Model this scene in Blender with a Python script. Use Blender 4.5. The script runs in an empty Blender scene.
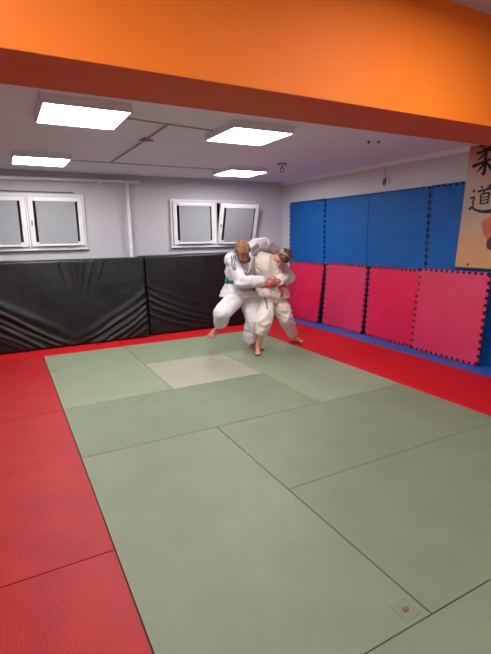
import bpy, bmesh, math, random
from mathutils import Vector, Matrix, noise
from mathutils.bvhtree import BVHTree
V = Vector
random.seed(7)
SC = bpy.context.scene
C = SC.collection

# ------------------------------------------------------------------ materials
def srgb(r, g, b):
    f = lambda c: (c/255/12.92) if c/255 <= .04045 else ((c/255+.055)/1.055)**2.4
    return (f(r), f(g), f(b), 1)

def mat(name, col, rough=.6, col2=None, scale=8, detail=4, bump=0, bscale=60, spec=.5, emit=0,
        wave=None, sheen=0, stretch=(1, 1, 1), coat=0):
    m = bpy.data.materials.new(name); m.use_nodes = True
    nt = m.node_tree; N = nt.nodes; L = nt.links
    b = N['Principled BSDF']
    b.inputs['Base Color'].default_value = col
    b.inputs['Roughness'].default_value = rough
    b.inputs['Specular IOR Level'].default_value = spec
    if sheen: b.inputs['Sheen Weight'].default_value = sheen
    if coat: b.inputs['Coat Weight'].default_value = coat
    if emit:
        b.inputs['Emission Color'].default_value = col
        b.inputs['Emission Strength'].default_value = emit
    tc = N.new('ShaderNodeTexCoord'); mp = N.new('ShaderNodeMapping')
    L.new(tc.outputs['Object'], mp.inputs['Vector']); mp.inputs['Scale'].default_value = stretch
    if col2:
        n = N.new('ShaderNodeTexNoise'); n.inputs['Scale'].default_value = scale
        n.inputs['Detail'].default_value = detail
        L.new(mp.outputs[0], n.inputs['Vector'])
        r = N.new('ShaderNodeValToRGB')
        r.color_ramp.elements[0].position = .35; r.color_ramp.elements[1].position = .68
        r.color_ramp.elements[0].color = col; r.color_ramp.elements[1].color = col2
        L.new(n.outputs['Fac'], r.inputs[0]); L.new(r.outputs[0], b.inputs['Base Color'])
        src = r.outputs[0]
    else:
        src = None
    h = None
    if bump:
        n2 = N.new('ShaderNodeTexNoise'); n2.inputs['Scale'].default_value = bscale
        n2.inputs['Detail'].default_value = 3
        L.new(mp.outputs[0], n2.inputs['Vector'])
        bp = N.new('ShaderNodeBump'); bp.inputs['Strength'].default_value = bump
        bp.inputs['Distance'].default_value = .01
        L.new(n2.outputs['Fac'], bp.inputs['Height'])
        L.new(bp.outputs[0], b.inputs['Normal']); h = bp
    if wave:
        axis, wscale, wstr, wdist = wave
        w = N.new('ShaderNodeTexWave'); w.bands_direction = axis
        w.inputs['Scale'].default_value = wscale; w.inputs['Distortion'].default_value = wdist
        w.inputs['Detail Scale'].default_value = .6
        L.new(tc.outputs['Object'], w.inputs['Vector'])
        bp2 = N.new('ShaderNodeBump'); bp2.inputs['Strength'].default_value = wstr
        bp2.inputs['Distance'].default_value = .004
        L.new(w.outputs['Fac'], bp2.inputs['Height'])
        if h: L.new(h.outputs[0], bp2.inputs['Normal'])
        L.new(bp2.outputs[0], b.inputs['Normal'])
        if src is not None:
            mx = N.new('ShaderNodeMix'); mx.data_type = 'RGBA'; mx.blend_type = 'MULTIPLY'
            mr = N.new('ShaderNodeMapRange'); mr.inputs['To Min'].default_value = .95
            L.new(w.outputs['Fac'], mr.inputs['Value'])
            mx.inputs[0].default_value = 1
            L.new(src, mx.inputs[6]); L.new(mr.outputs[0], mx.inputs[7])
            L.new(mx.outputs[2], b.inputs['Base Color'])
    return m

M = {}
def green(name, a, b, axis='X'):
    return mat(name, srgb(*a), .5, srgb(*b), 3.5, 6, .12, 90, .4, wave=(axis, 32, .10, 2.5))
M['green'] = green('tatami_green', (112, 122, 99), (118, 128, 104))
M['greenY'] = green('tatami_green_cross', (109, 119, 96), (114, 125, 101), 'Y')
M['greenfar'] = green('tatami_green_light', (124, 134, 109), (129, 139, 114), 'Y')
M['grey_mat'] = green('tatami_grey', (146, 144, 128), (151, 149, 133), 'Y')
M['red'] = mat('tatami_red', srgb(153, 12, 19), .52, srgb(166, 24, 29), 4, 6, .15, 90, .30, wave=('X', 32, .10, 2.5))
M['red_deep'] = mat('tatami_red_deep', srgb(180, 8, 18), .6, srgb(186, 12, 22), 5, 6, .12, 90, .25, wave=('X', 32, .08, 2.5))
M['mat_side'] = mat('mat_underside', srgb(52, 56, 44), .9)
M['mat_side_red'] = mat('mat_underside_red', srgb(70, 10, 12), .9)
M['blue_floor'] = mat('foam_blue_floor', srgb(26, 80, 160), .6, srgb(32, 88, 168), 10, bump=.1, bscale=120)
M['blue'] = mat('foam_blue', srgb(2, 84, 160), .6, srgb(6, 92, 168), 4, bump=.15, bscale=140, spec=.3)
M['pink'] = mat('foam_pink', srgb(204, 24, 72), .55, srgb(210, 34, 82), 4, bump=.15, bscale=140, spec=.35)
M['pink2'] = mat('foam_pink_faded', srgb(198, 42, 84), .5, srgb(204, 52, 94), 3, bump=.15, bscale=140, spec=.5)
M['foam_dark'] = mat('foam_backing_black', srgb(16, 14, 20), .9)
M['wall'] = mat('wall_paint_grey', srgb(192, 190, 196), .85, srgb(196, 194, 200), 2, bump=.06, bscale=50, spec=.2)
M['wallR'] = mat('wall_paint_right', srgb(198, 196, 200), .85, srgb(202, 200, 204), 2, bump=.06, bscale=50, spec=.2)
M['ceil'] = mat('ceiling_paint', srgb(216, 228, 242), .9, srgb(219, 231, 245), 1.5, bump=.03, bscale=40, spec=.15)
M['ceil2'] = mat('ceiling_paint_front', srgb(205, 196, 196), .9, spec=.15)
M['orange'] = mat('orange_paint', srgb(255, 128, 28), .6, srgb(255, 132, 34), 1.5, bump=.03, bscale=60, spec=.3)
M['white'] = mat('white_plastic', srgb(226, 222, 224), .35)
M['whitepaint'] = mat('white_painted_metal', srgb(236, 234, 238), .4)
M['lampframe'] = mat('lamp_frame_grey', srgb(216, 222, 230), .5)
M['diff'] = mat('lamp_diffuser', (1, .985, .985, 1), .5, emit=38)
M['diff2'] = mat('lamp_diffuser_front', (1, .975, .95, 1), .5, emit=33)
M['conduit'] = mat('grey_conduit', srgb(160, 156, 166), .5)
M['blind'] = mat('blind_fabric_grey', srgb(150, 152, 156), .8, srgb(154, 156, 160), 30, bump=.1, bscale=200)
M['nightglass'] = mat('dark_window_glass', srgb(18, 18, 22), .08, spec=.6)
M['metal'] = mat('dark_metal', srgb(58, 48, 46), .4)
M['steel'] = mat('steel', srgb(150, 148, 146), .3)
M['vinyl'] = mat('black_vinyl', srgb(9, 9, 10), .44, srgb(13, 13, 14), 5, bump=.3, bscale=14, spec=.38)
M['skin'] = mat('skin', srgb(196, 132, 110), .55, srgb(206, 145, 122), 12, spec=.35)
M['skin_red'] = mat('skin_flushed', srgb(190, 112, 94), .55, srgb(202, 128, 108), 12, spec=.35)
M['hair_blond'] = mat('hair_dark_blond', srgb(98, 64, 42), .6, srgb(146, 102, 68), 26, 4, .6, 60, stretch=(1, 1, .25))
M['hair_brown'] = mat('hair_brown', srgb(66, 44, 36), .5, srgb(92, 64, 50), 26, 4, .6, 60, stretch=(1, 1, .25))
M['gi'] = mat('white_gi_cotton', srgb(208, 202, 204), .9, srgb(198, 191, 193), 7, 4, .35, 45, .1)
M['gi_cream'] = mat('cream_gi_cotton', srgb(220, 209, 200), .9, srgb(208, 196, 186), 7, 4, .35, 45, .1)
M['gi_beige'] = mat('beige_gi_trousers', srgb(212, 200, 188), .9, srgb(198, 184, 172), 7, 4, .35, 45, .1)
M['teal'] = mat('teal_belt_cotton', srgb(24, 118, 106), .8, srgb(30, 130, 116), 40, bump=.3)
M['redbelt'] = mat('red_orange_belt_cotton', srgb(176, 44, 40), .8, srgb(186, 60, 50), 40, bump=.3)
M['shirt'] = mat('blue_grey_shirt', srgb(84, 104, 134), .9, srgb(70, 90, 120), 12)
M['ink'] = mat('black_ink', srgb(24, 18, 18), .7)
M['stripe'] = mat('dark_stripe', srgb(52, 58, 70), .8)
M['eye'] = mat('eye_white', srgb(176, 160, 152), .3)
M['iris'] = mat('iris_dark', srgb(46, 36, 30), .3)
M['lip'] = mat('lips', srgb(158, 82, 78), .5)
M['brow'] = mat('eyebrow', srgb(96, 66, 48), .8)
M['hairband'] = mat('hairband', srgb(176, 140, 112), .6)
M['nail'] = mat('nail', srgb(218, 165, 150), .3)
M['tape'] = mat('grey_tape', srgb(108, 112, 98), .6)
M['chip'] = mat('brown_chip', srgb(132, 84, 62), .7)
M['patchg'] = mat('worn_patch', srgb(108, 117, 94), .65)
M['white_piping'] = mat('pale_cord', srgb(225, 210, 205), .6)

# ------------------------------------------------------------------ helpers
def obj(name, bm, m=None, parent=None, smooth=False, loc=None):
    me = bpy.data.meshes.new(name)
    bmesh.ops.recalc_face_normals(bm, faces=bm.faces)
    bm.to_mesh(me); bm.free()
    if m: me.materials.append(m)
    if smooth:
        for p in me.polygons: p.use_smooth = True
    o = bpy.data.objects.new(name, me); C.objects.link(o)
    if parent: o.parent = parent
    if loc is not None: o.location = loc
    return o

def tag(o, label=None, cat=None, group=None, kind=None):
    if label: o['label'] = label
    if cat: o['category'] = cat
    if group: o['group'] = group
    if kind: o['kind'] = kind
    return o

def empty(name, loc=(0, 0, 0), rot=(0, 0, 0)):
    o = bpy.data.objects.new(name, None); C.objects.link(o)
    o.location = loc; o.rotation_euler = rot; o.empty_display_size = .1
    return o

def box(bm, x0, x1, y0, y1, z0, z1, bev=0):
    vs = [bm.verts.new((x, y, z)) for x in (x0, x1) for y in (y0, y1) for z in (z0, z1)]
    q = [(0, 1, 3, 2), (4, 6, 7, 5), (0, 4, 5, 1), (2, 3, 7, 6), (0, 2, 6, 4), (1, 5, 7, 3)]
    fs = [bm.faces.new([vs[i] for i in a]) for a in q]
    if bev:
        es = list({e for f in fs for e in f.edges})
        bmesh.ops.bevel(bm, geom=es, offset=bev, segments=2, affect='EDGES', profile=.6)

def boxo(name, x0, x1, y0, y1, z0, z1, m, parent=None, bev=0):
    bm = bmesh.new(); box(bm, x0, x1, y0, y1, z0, z1, bev)
    return obj(name, bm, m, parent)

def basis(d):
    d = V(d).normalized()
    a = V((0, 0, 1)) if abs(d.z) < .9 else V((1, 0, 0))
    x = a.cross(d).normalized(); y = d.cross(x)
    return x, y, d

def tube(bm, pts, r, seg=10, close=False, caps=True):
    pts = [V(p) for p in pts]; n = len(pts)
    rs = r if isinstance(r, (list, tuple)) else [r]*n
    rings = []; x = None
    for i, p in enumerate(pts):
        a = pts[(i-1) % n] if (close or i > 0) else p
        b = pts[(i+1) % n] if (close or i < n-1) else p
        d = (b-a).normalized()
        if x is None: x, y, _ = basis(d)
        else:
            x = (x-d*x.dot(d)).normalized()
        y = d.cross(x)
        rings.append([bm.verts.new(p+(x*math.cos(t)+y*math.sin(t))*rs[i]) for t in [2*math.pi*k/seg for k in range(seg)]])
    m_ = n if close else n-1
    for i in range(m_):
        A, B = rings[i], rings[(i+1) % n]
        for k in range(seg):
            bm.faces.new((A[k], A[(k+1) % seg], B[(k+1) % seg], B[k]))
    if caps and not close:
        bm.faces.new(rings[0][::-1]); bm.faces.new(rings[-1])

def ball(bm, c, rad, rot=None, sub=3):
    r = bmesh.ops.create_icosphere(bm, subdivisions=sub, radius=1)
    rad = rad if isinstance(rad, (tuple, list)) else (rad,)*3
    m = Matrix.Translation(V(c)) @ (rot.to_4x4() if rot else Matrix()) @ Matrix.Diagonal((*rad, 1))
    bmesh.ops.transform(bm, matrix=m, verts=r['verts'])

def capsule(bm, p0, r0, p1, r1, seg=14):
    p0, p1 = V(p0), V(p1); d = (p1-p0); L = d.length; x, y, z = basis(d)
    pts = []
    prof = []
    for k in range(5): a = math.pi/2*(1-k/5); prof.append((-math.sin(a)*r0, math.cos(a)*r0))
    prof.append((0, r0)); prof.append((L*.5, (r0+r1)/2)); prof.append((L, r1))
    for k in range(1, 6): a = math.pi/2*k/5; prof.append((L+math.sin(a)*r1, math.cos(a)*r1))
    rings = []
    for h, r in prof:
        r = max(r, 1e-4)
        rings.append([bm.verts.new(p0+z*h+(x*math.cos(t)+y*math.sin(t))*r) for t in [2*math.pi*k/seg for k in range(seg)]])
    for A, B in zip(rings, rings[1:]):
        for k in range(seg): bm.faces.new((A[k], A[(k+1) % seg], B[(k+1) % seg], B[k]))
    bm.faces.new(rings[0][::-1]); bm.faces.new(rings[-1])

def loft(bm, secs, seg=28):
    """secs: (centre, X axis vec, Y axis vec) elliptical sections, closed ends"""
    rings = []
    for c, X, Y in secs:
        c, X, Y = V(c), V(X), V(Y)
        rings.append([bm.verts.new(c+X*math.cos(t)+Y*math.sin(t)) for t in [2*math.pi*k/seg for k in range(seg)]])
    for A, B in zip(rings, rings[1:]):
        for k in range(seg): bm.faces.new((A[k], A[(k+1) % seg], B[(k+1) % seg], B[k]))
    bm.faces.new(rings[0][::-1]); bm.faces.new(rings[-1])

def remesh(name, bm, m, voxel=.008, smooth=4, fold=None, parent=None):
    """fuse every closed shell in bm into ONE continuous surface"""
    bmesh.ops.recalc_face_normals(bm, faces=bm.faces)
    me = bpy.data.meshes.new('raw'); bm.to_mesh(me); bm.free()
    o = bpy.data.objects.new('raw', me); C.objects.link(o)
    r = o.modifiers.new('r', 'REMESH'); r.mode = 'VOXEL'; r.voxel_size = voxel
    if smooth:
        s = o.modifiers.new('s', 'SMOOTH'); s.factor = .5; s.iterations = smooth
    dg = bpy.context.evaluated_depsgraph_get()
    me2 = bpy.data.meshes.new_from_object(o.evaluated_get(dg))
    bpy.data.objects.remove(o); bpy.data.meshes.remove(me)
    me2.name = name
    if fold:
        ns = [v.normal.copy() for v in me2.vertices]
        for v, n in zip(me2.vertices, ns):
            v.co += n*fold(v.co)
    me2.materials.clear(); me2.materials.append(m)
    for p in me2.polygons: p.use_smooth = True
    o = bpy.data.objects.new(name, me2); C.objects.link(o)
    if parent: o.parent = parent
    return o

def bvh_of(o):
    bm = bmesh.new(); bm.from_mesh(o.data)
    t = BVHTree.FromBMesh(bm); bm.free(); return t

def resample(pts, step=.012):
    pts = [V(p) for p in pts]
    # catmull-rom
    out = []
    P = [pts[0]*2-pts[1]]+pts+[pts[-1]*2-pts[-2]]
    for i in range(1, len(P)-2):
        p0, p1, p2, p3 = P[i-1:i+3]
        n = max(2, int((p2-p1).length/step))
        for k in range(n):
            t = k/n
            out.append(.5*((2*p1)+(p2-p0)*t+(2*p0-5*p1+4*p2-p3)*t*t+(3*p1-p0-3*p2+p3)*t**3))
    out.append(pts[-1]); return out

def ribbon_on(name, tree, pts, width, thick, m, parent, lift=.002):
    """a flat band of cloth lying on a surface"""
    P = []; Nn = []
    for p in resample(pts):
        co, n, i, d = tree.find_nearest(p)
        P.append(co); Nn.append(n)
    for _ in range(3):
        P = [P[0]]+[(P[i-1]+P[i]*2+P[i+1])/4 for i in range(1, len(P)-1)]+[P[-1]]
        Nn = [Nn[0]]+[(Nn[i-1]+Nn[i]*2+Nn[i+1]).normalized() for i in range(1, len(Nn)-1)]+[Nn[-1]]
    bm = bmesh.new(); rings = []
    for i, (p, n) in enumerate(zip(P, Nn)):
        d = (P[min(i+1, len(P)-1)]-P[max(i-1, 0)]).normalized()
        s = d.cross(n).normalized(); h = width/2
        a, b = p-s*h, p+s*h
        q = []
        for t in (-1, -.33, .33, 1):
            c = p+s*h*t
            co, nn, _, dd = tree.find_nearest(c)
            q.append((co, n))
        rings.append([bm.verts.new(c+n_*(lift+thick)) for c, n_ in q]+[bm.verts.new(c+n_*(lift-.006)) for c, n_ in q[::-1]])
    for A, B in zip(rings, rings[1:]):
        k = len(A)
        for j in range(k): bm.faces.new((A[j], A[(j+1) % k], B[(j+1) % k], B[j]))
    bm.faces.new(rings[0][::-1]); bm.faces.new(rings[-1])
    return obj(name, bm, m, parent, True)

def ribbon_free(name, pts, width, thick, side, m, parent):
    """a hanging strap; side = width direction"""
    P = resample(pts); bm = bmesh.new(); rings = []
    side = V(side).normalized()
    for i, p in enumerate(P):
        d = (P[min(i+1, len(P)-1)]-P[max(i-1, 0)]).normalized()
        s = (side-d*side.dot(d)).normalized(); n = d.cross(s)
        rings.append([bm.verts.new(p+s*a*width/2+n*b*thick/2) for a, b in ((-1, -1), (1, -1), (1, 1), (-1, 1))])
    for A, B in zip(rings, rings[1:]):
        for j in range(4): bm.faces.new((A[j], A[(j+1) % 4], B[(j+1) % 4], B[j]))
    bm.faces.new(rings[0][::-1]); bm.faces.new(rings[-1])
    return obj(name, bm, m, parent)

def plate(bm, poly, y0, y1):
    """polygon in x-z extruded along y"""
    A = [bm.verts.new((x, y0, z)) for x, z in poly]; B = [bm.verts.new((x, y1, z)) for x, z in poly]
    bm.faces.new(A); bm.faces.new(B[::-1]); n = len(A)
    for i in range(n): bm.faces.new((A[i], B[i], B[(i+1) % n], A[(i+1) % n]))

# ------------------------------------------------------------------ room shell
UW, VB = 4.33, 6.20        # right wall, back wall
LW, VF = -3.0, -3.6
ZC, ZN = 2.38, 2.90
S = dict(kind='structure')
tag(boxo('floor', LW, UW, VF, VB, -.14, -.04, mat('screed_floor', srgb(110, 30, 30), .8, srgb(120, 36, 34), 4)), **S)
tag(boxo('wall_back', LW-.1, UW+.1, VB, VB+.1, -.14, ZN+.1, M['wall']), **S)
tag(boxo('wall_right', UW, UW+.1, VF, VB, -.14, ZN+.1, M['wallR']), **S)
tag(boxo('wall_left', LW-.1, LW, VF, VB, -.14, ZN+.1, M['wall']), **S)
tag(boxo('wall_front', LW-.1, UW+.1, VF-.1, VF, -.14, ZN+.1, M['wall']), **S)
tag(boxo('ceiling', LW, UW, 1.71, VB, ZC, ZC+.1, M['ceil']), **S)
tag(boxo('ceiling', LW, UW, VF, 1.23, ZN, ZN+.1, M['ceil2']), **S)
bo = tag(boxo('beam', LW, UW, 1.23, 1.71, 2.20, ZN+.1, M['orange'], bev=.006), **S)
bo.data.materials.append(mat('beam_underside_shade', srgb(206, 88, 48), .7, srgb(210, 92, 52), 1.5))  # same orange beam, underside shade put into a darker, redder colour
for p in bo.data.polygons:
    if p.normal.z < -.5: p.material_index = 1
tag(boxo('trim_1', UW-.018, UW, 1.71, VB, ZC-.055, ZC, M['whitepaint']), **S)   # pale strip under the ceiling edge

# ------------------------------------------------------------------ floor mats
def floor_mat(u0, u1, v0, v1, m, side, label, group=None, top=0):
    r = empty('tatami_mat', ((u0+u1)/2, (v0+v1)/2, -.04)); g = .0022
    a, b = (u1-u0)/2-g, (v1-v0)/2-g
    bm = bmesh.new(); box(bm, -a, a, -b, b, .012, .04+top, .0035); obj('vinyl_cover', bm, m, r)
    bm = bmesh.new(); box(bm, -a+.002, a-.002, -b+.002, b-.002, 0, .012); obj('foam_base', bm, side, r)
    tag(r, label, 'mat', group); return r
G = 'green tatami mats of the fighting area'
floor_mat(0, 1, 0, 2, M['green'], M['mat_side'], 'long green foreground tatami mat with a brown chip in its corner', G)
floor_mat(1, 3, 1, 2, M['greenY'], M['mat_side'], 'green tatami mat lying crosswise, reaching from the long foreground mat to the right red border', G)
floor_mat(1, 3, 0, 1, M['greenY'], M['mat_side'], 'crosswise green tatami mat at the right photo edge, to the right of the brown chip', G, .001)
floor_mat(0, 2, 2, 3, M['greenY'], M['mat_side'], 'green tatami mat lying crosswise just beyond the long foreground mat, at the left red border', G)
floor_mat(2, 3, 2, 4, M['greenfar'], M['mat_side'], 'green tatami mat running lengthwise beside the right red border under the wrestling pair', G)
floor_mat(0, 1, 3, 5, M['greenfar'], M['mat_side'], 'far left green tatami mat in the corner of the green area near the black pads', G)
floor_mat(1, 2, 3, 4, M['grey_mat'], M['mat_side'], 'small square beige grey tatami mat among green ones, left of the feet', None)
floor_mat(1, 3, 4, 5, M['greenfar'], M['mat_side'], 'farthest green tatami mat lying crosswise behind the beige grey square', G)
floor_mat(0, 2, -1, 0, M['greenY'], M['mat_side'], 'green tatami mat cut by the bottom right corner of the photo', G)
floor_mat(2, 3, -1, 0, M['green'], M['mat_side'], 'green tatami mat beyond the right frame edge beside the nearest crosswise one')
R_ = 'red tatami border mats'
floor_mat(-1, 0, -1, .98, M['red'], M['mat_side_red'], 'red tatami mat in the bottom left corner of the photo', R_)
floor_mat(-1, 0, .98, 2.98, M['red'], M['mat_side_red'], 'red tatami mat at the left, second from the bottom corner', R_)
floor_mat(-1, 0, 2.98, 5, M['red'], M['mat_side_red'], 'red tatami mat at the left nearest the black pads', R_)
floor_mat(-1, 1, 5, 6, M['red_deep'], M['mat_side_red'], 'red tatami mat under the left black pad', R_)
floor_mat(1, 3, 5, 6, M['red_deep'], M['mat_side_red'], 'red tatami mat under the second black pad behind the wrestlers', R_)
floor_mat(3, 3.93, -1, 1, M['red_deep'], M['mat_side_red'], 'red tatami mat of the right border, nearest and cut by the frame', R_)
floor_mat(3, 3.93, 1, 3, M['red_deep'], M['mat_side_red'], 'red tatami mat of the right border in front of the large front pink panel', R_)
floor_mat(3, 3.93, 3, 5, M['red_deep'], M['mat_side_red'], 'red tatami mat of the right border under the rear foot', R_)
floor_mat(3, 3.93, 5, 6, M['red_deep'], M['mat_side_red'], 'red tatami mat in the far right corner of the floor', R_)
for k, (v0, v1) in enumerate(((5.0, 6.0), (4.0, 5.0), (3.0, 4.0), (2.0, 3.0), (1.0, 2.0))):
    lab = ['narrow blue foam floor strip in the far right corner', 'narrow blue foam floor strip under the gap between the first two pink panels',
           'narrow blue foam floor strip under the third pink panel', 'narrow blue foam floor strip under the large front pink panel',
           'narrow blue foam floor strip at the right photo edge'][k]
    bm = bmesh.new()
    box(bm, 3.932, 4.325, v0+.002, v1-.002, -.04, -.004+(.001*k % .002))
    tag(obj('foam_floor_strip', bm, M['blue_floor']), lab, 'foam mat', 'blue foam strips along the right wall')

# marks lying on the mats
def scrap(name, cx, cy, w, h, rz, m, label, cat, z=.0005, t=.0012):
    bm = bmesh.new(); box(bm, -w/2, w/2, -h/2, h/2, 0, t)
    o = obj(name, bm, m); o.location = (cx, cy, z); o.rotation_euler.z = rz
    return tag(o, label, cat)
scrap('worn_patch', .925, .065, .085, .085, .05, M['patchg'], 'square worn patch on the corner of the long green foreground mat', 'patch')
bm = bmesh.new(); ball(bm, (0, 0, 0), (.013, .010, .004)); ball(bm, (.008, .004, .001), (.008, .006, .004))
tag(obj('foam_chip', bm, M['chip'], smooth=True, loc=(.925, .062, .005)), 'small brown chip on the square worn patch of the near mat', 'chip')
scrap('tape_strip', .045, 4.30, .08, .022, .1, M['tape'], 'upper short grey tape strip on the far left green mat', 'tape')
scrap('tape_strip', .05, 4.22, .08, .022, .1, M['tape'], 'lower short grey tape strip on the far left green mat', 'tape')
scrap('tape_strip', .955, 2.985, .08, .02, 0, M['tape'], 'tiny grey tape strip at the near left corner of the beige square', 'tape')
scrap('tape_strip', 1.99, 2.055, .12, .018, 0, M['tape'], 'faded tape strip on the seam in the middle of the green area', 'tape')

# ------------------------------------------------------------------ foam wall panels with jigsaw edges
def jigsaw_sheet(bm, w, h, depth, n, sides, y0, y1):
    """flat sheet whose named sides carry flared teeth; one connected shell"""
    ox = {k: (depth if k in sides else 0) for k in 'LRTB'}
    xa, xb, za, zb = -w/2+ox['L'], w/2-ox['R'], ox['B'], h-ox['T']
    cache = {}
    def vert(x, z):
        k = (round(x, 5), round(z, 5))
        if k not in cache: cache[k] = bm.verts.new((x, y0, z))
        return cache[k]
    core = []; teeth = []
    corners = [((xa, za), (xb, za), (0, -1), 'B'), ((xb, za), (xb, zb), (1, 0), 'R'), ((xb, zb), (xa, zb), (0, 1), 'T'), ((xa, zb), (xa, za), (-1, 0), 'L')]
    for (a, b, nn, s_) in corners:
        core.append(vert(*a))
        if s_ in sides:
            for i in range(n):
                t0, t1 = (i+.27)/n, (i+.73)/n; e = .07/n
                pt = lambda t, o: (a[0]+(b[0]-a[0])*t+nn[0]*o, a[1]+(b[1]-a[1])*t+nn[1]*o)
                p, q = vert(*pt(t0, 0)), vert(*pt(t1, 0)); core += [p, q]
                teeth.append((p, vert(*pt(t0-e, depth)), vert(*pt(t1+e, depth)), q))
    faces = [bm.faces.new(core)]+[bm.faces.new(t) for t in teeth]
    r = bmesh.ops.extrude_face_region(bm, geom=faces, use_keep_orig=True)
    for g in r['geom']:
        if isinstance(g, bmesh.types.BMVert): g.co.y = y1

def foam_panel(v0, v1, z0, h, u_face, m, label, group, sides='LRTB', tilt=0, depth=.030, turn=0, n=12, thick=.022):
    w = v1-v0
    # local x runs along -v when seen from the room; local -y faces the room
    r = empty('foam_wall_panel', (u_face, (v0+v1)/2, z0), (tilt, 0, -math.pi/2+turn))
    r.rotation_mode = 'ZXY' if False else 'XYZ'
    bm = bmesh.new(); jigsaw_sheet(bm, w-.004, h-.004, depth, n, sides, 0, thick*.6)
    obj('jigsaw_face', bm, m, r)
    bm = bmesh.new(); box(bm, -w/2+.004, w/2-.004, thick*.6, thick, .004, h-.006); obj('dark_backing', bm, M['foam_dark'], r)
    tag(r, label, 'foam panel', group); return r
BG = 'blue foam panels on the right wall'
foam_panel(4.91, 5.93, 1.0, 1.012, 4.305, M['blue'], 'upper blue foam panel nearest the far corner, above the first pink panel', BG, 'LRT')
foam_panel(3.935, 4.905, 1.0, 1.006, 4.305, M['blue'], 'upper blue foam panel second from the far corner', BG, 'LT', depth=.022)
foam_panel(2.90, 3.93, 1.0, 1.008, 4.305, M['blue'], 'upper blue foam panel third from the far corner, left of a dark jagged seam', BG, 'RT', depth=.022)
foam_panel(1.885, 2.896, 1.0, 1.012, 4.305, M['blue'], 'upper blue foam panel partly covered by the calligraphy poster', BG, 'LRT')
foam_panel(4.91, 5.93, 0.0, .995, 4.305, M['blue'], 'lower blue foam panel behind the first pink panel in the corner', BG, 'LR')
foam_panel(3.935, 4.905, 0.0, .995, 4.305, M['blue'], 'lower blue foam panel behind the second pink panel', BG, 'LR')
foam_panel(2.90, 3.93, 0.0, .995, 4.305, M['blue'], 'lower blue foam panel behind the third pink panel', BG, 'LR')
foam_panel(1.885, 2.875, 0.0, .995, 4.305, M['blue'], 'lower blue foam panel behind the large front pink panel', BG, 'LR')
foam_panel(.87, 1.875, 0.0, .995, 4.305, M['blue'], 'lower blue foam panel at the right photo edge beside the front pink panel', BG, 'LR')
foam_panel(.87, 1.875, 1.0, 1.01, 4.305, M['blue'], 'upper blue foam panel beyond the right frame edge', BG, 'LRT')
PG = 'pink foam panels leaning along the right wall'
def lean(bot, top, h): return -math.asin(max(-1, min(1, (top-bot)/h)))
foam_panel(4.85, 5.82, .003, .985, 4.135, M['pink'], 'pink foam panel nearest the far corner, beside the wrestlers', PG, tilt=lean(4.135, 4.262, .985), turn=.02)
foam_panel(3.865, 4.80, .003, 1.0, 4.195, M['pink2'], 'pink foam panel second from the far corner, right of a black gap', PG, tilt=lean(4.195, 4.268, 1))
foam_panel(2.93, 3.83, .003, 1.0, 4.218, M['pink'], 'bright pink foam panel third from the far corner', PG, tilt=lean(4.218, 4.272, 1))
foam_panel(2.02, 2.985, .003, 1.02, 4.196, M['pink'], 'pink foam panel peeking out behind the large front pink one', PG, tilt=lean(4.196, 4.262, 1))
foam_panel(1.985, 2.925, .004, 1.026, 4.148, M['pink2'], 'large front pink foam panel below the calligraphy poster', PG, tilt=lean(4.148, 4.228, 1), turn=.0)

# ------------------------------------------------------------------ calligraphy poster
pr_ = empty('calligraphy_poster', (4.275, 1.93, 1.06), (0, 0, -math.pi/2))
pm = bpy.data.materials.new('poster_watercolour'); pm.use_nodes = True
nt = pm.node_tree; N = nt.nodes; L = nt.links; b = N['Principled BSDF']; b.inputs['Roughness'].default_value = .6
tc = N.new('ShaderNodeTexCoord'); n1 = N.new('ShaderNodeTexNoise'); n1.inputs['Scale'].default_value = 2.6; n1.inputs['Detail'].default_value = 5
L.new(tc.outputs['Object'], n1.inputs['Vector'])
sx = N.new('ShaderNodeSeparateXYZ'); L.new(tc.outputs['Object'], sx.inputs[0])
ad = N.new('ShaderNodeMath'); ad.operation = 'MULTIPLY_ADD'; ad.inputs[1].default_value = .62; L.new(sx.outputs['Z'], ad.inputs[0])
sc_ = N.new('ShaderNodeMath'); sc_.operation = 'MULTIPLY_ADD'; sc_.inputs[1].default_value = .5; sc_.inputs[2].default_value = -.2
L.new(n1.outputs['Fac'], sc_.inputs[0]); L.new(sc_.outputs[0], ad.inputs[2])
rp = N.new('ShaderNodeValToRGB'); cr = rp.color_ramp
cr.elements[0].position = 0; cr.elements[0].color = srgb(196, 146, 96)
cr.elements[1].position = .92; cr.elements[1].color = srgb(176, 88, 62)
for p, c in ((.2, (190, 146, 108)), (.42, (176, 152, 134)), (.6, (184, 164, 150)), (.75, (196, 138, 112))):
    e = cr.elements.new(p); e.color = srgb(*c)
L.new(ad.outputs[0], rp.inputs[0]); L.new(rp.outputs[0], b.inputs['Base Color'])
bm = bmesh.new(); plate(bm, [(-.53, 0), (.50, 0), (.50, 1.3), (-.46, 1.3)], 0, .004); obj('poster_sheet', bm, pm, pr_)
bm = bmesh.new(); box(bm, -.535, .505, -.004, .008, -.012, .004); obj('bottom_rail', bm, M['metal'], pr_)
bm = bmesh.new(); ball(bm, (-.37, -.001, .036), (.014, .003, .014)); obj('mounting_pin', bm, M['metal'], pr_, True)

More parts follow.
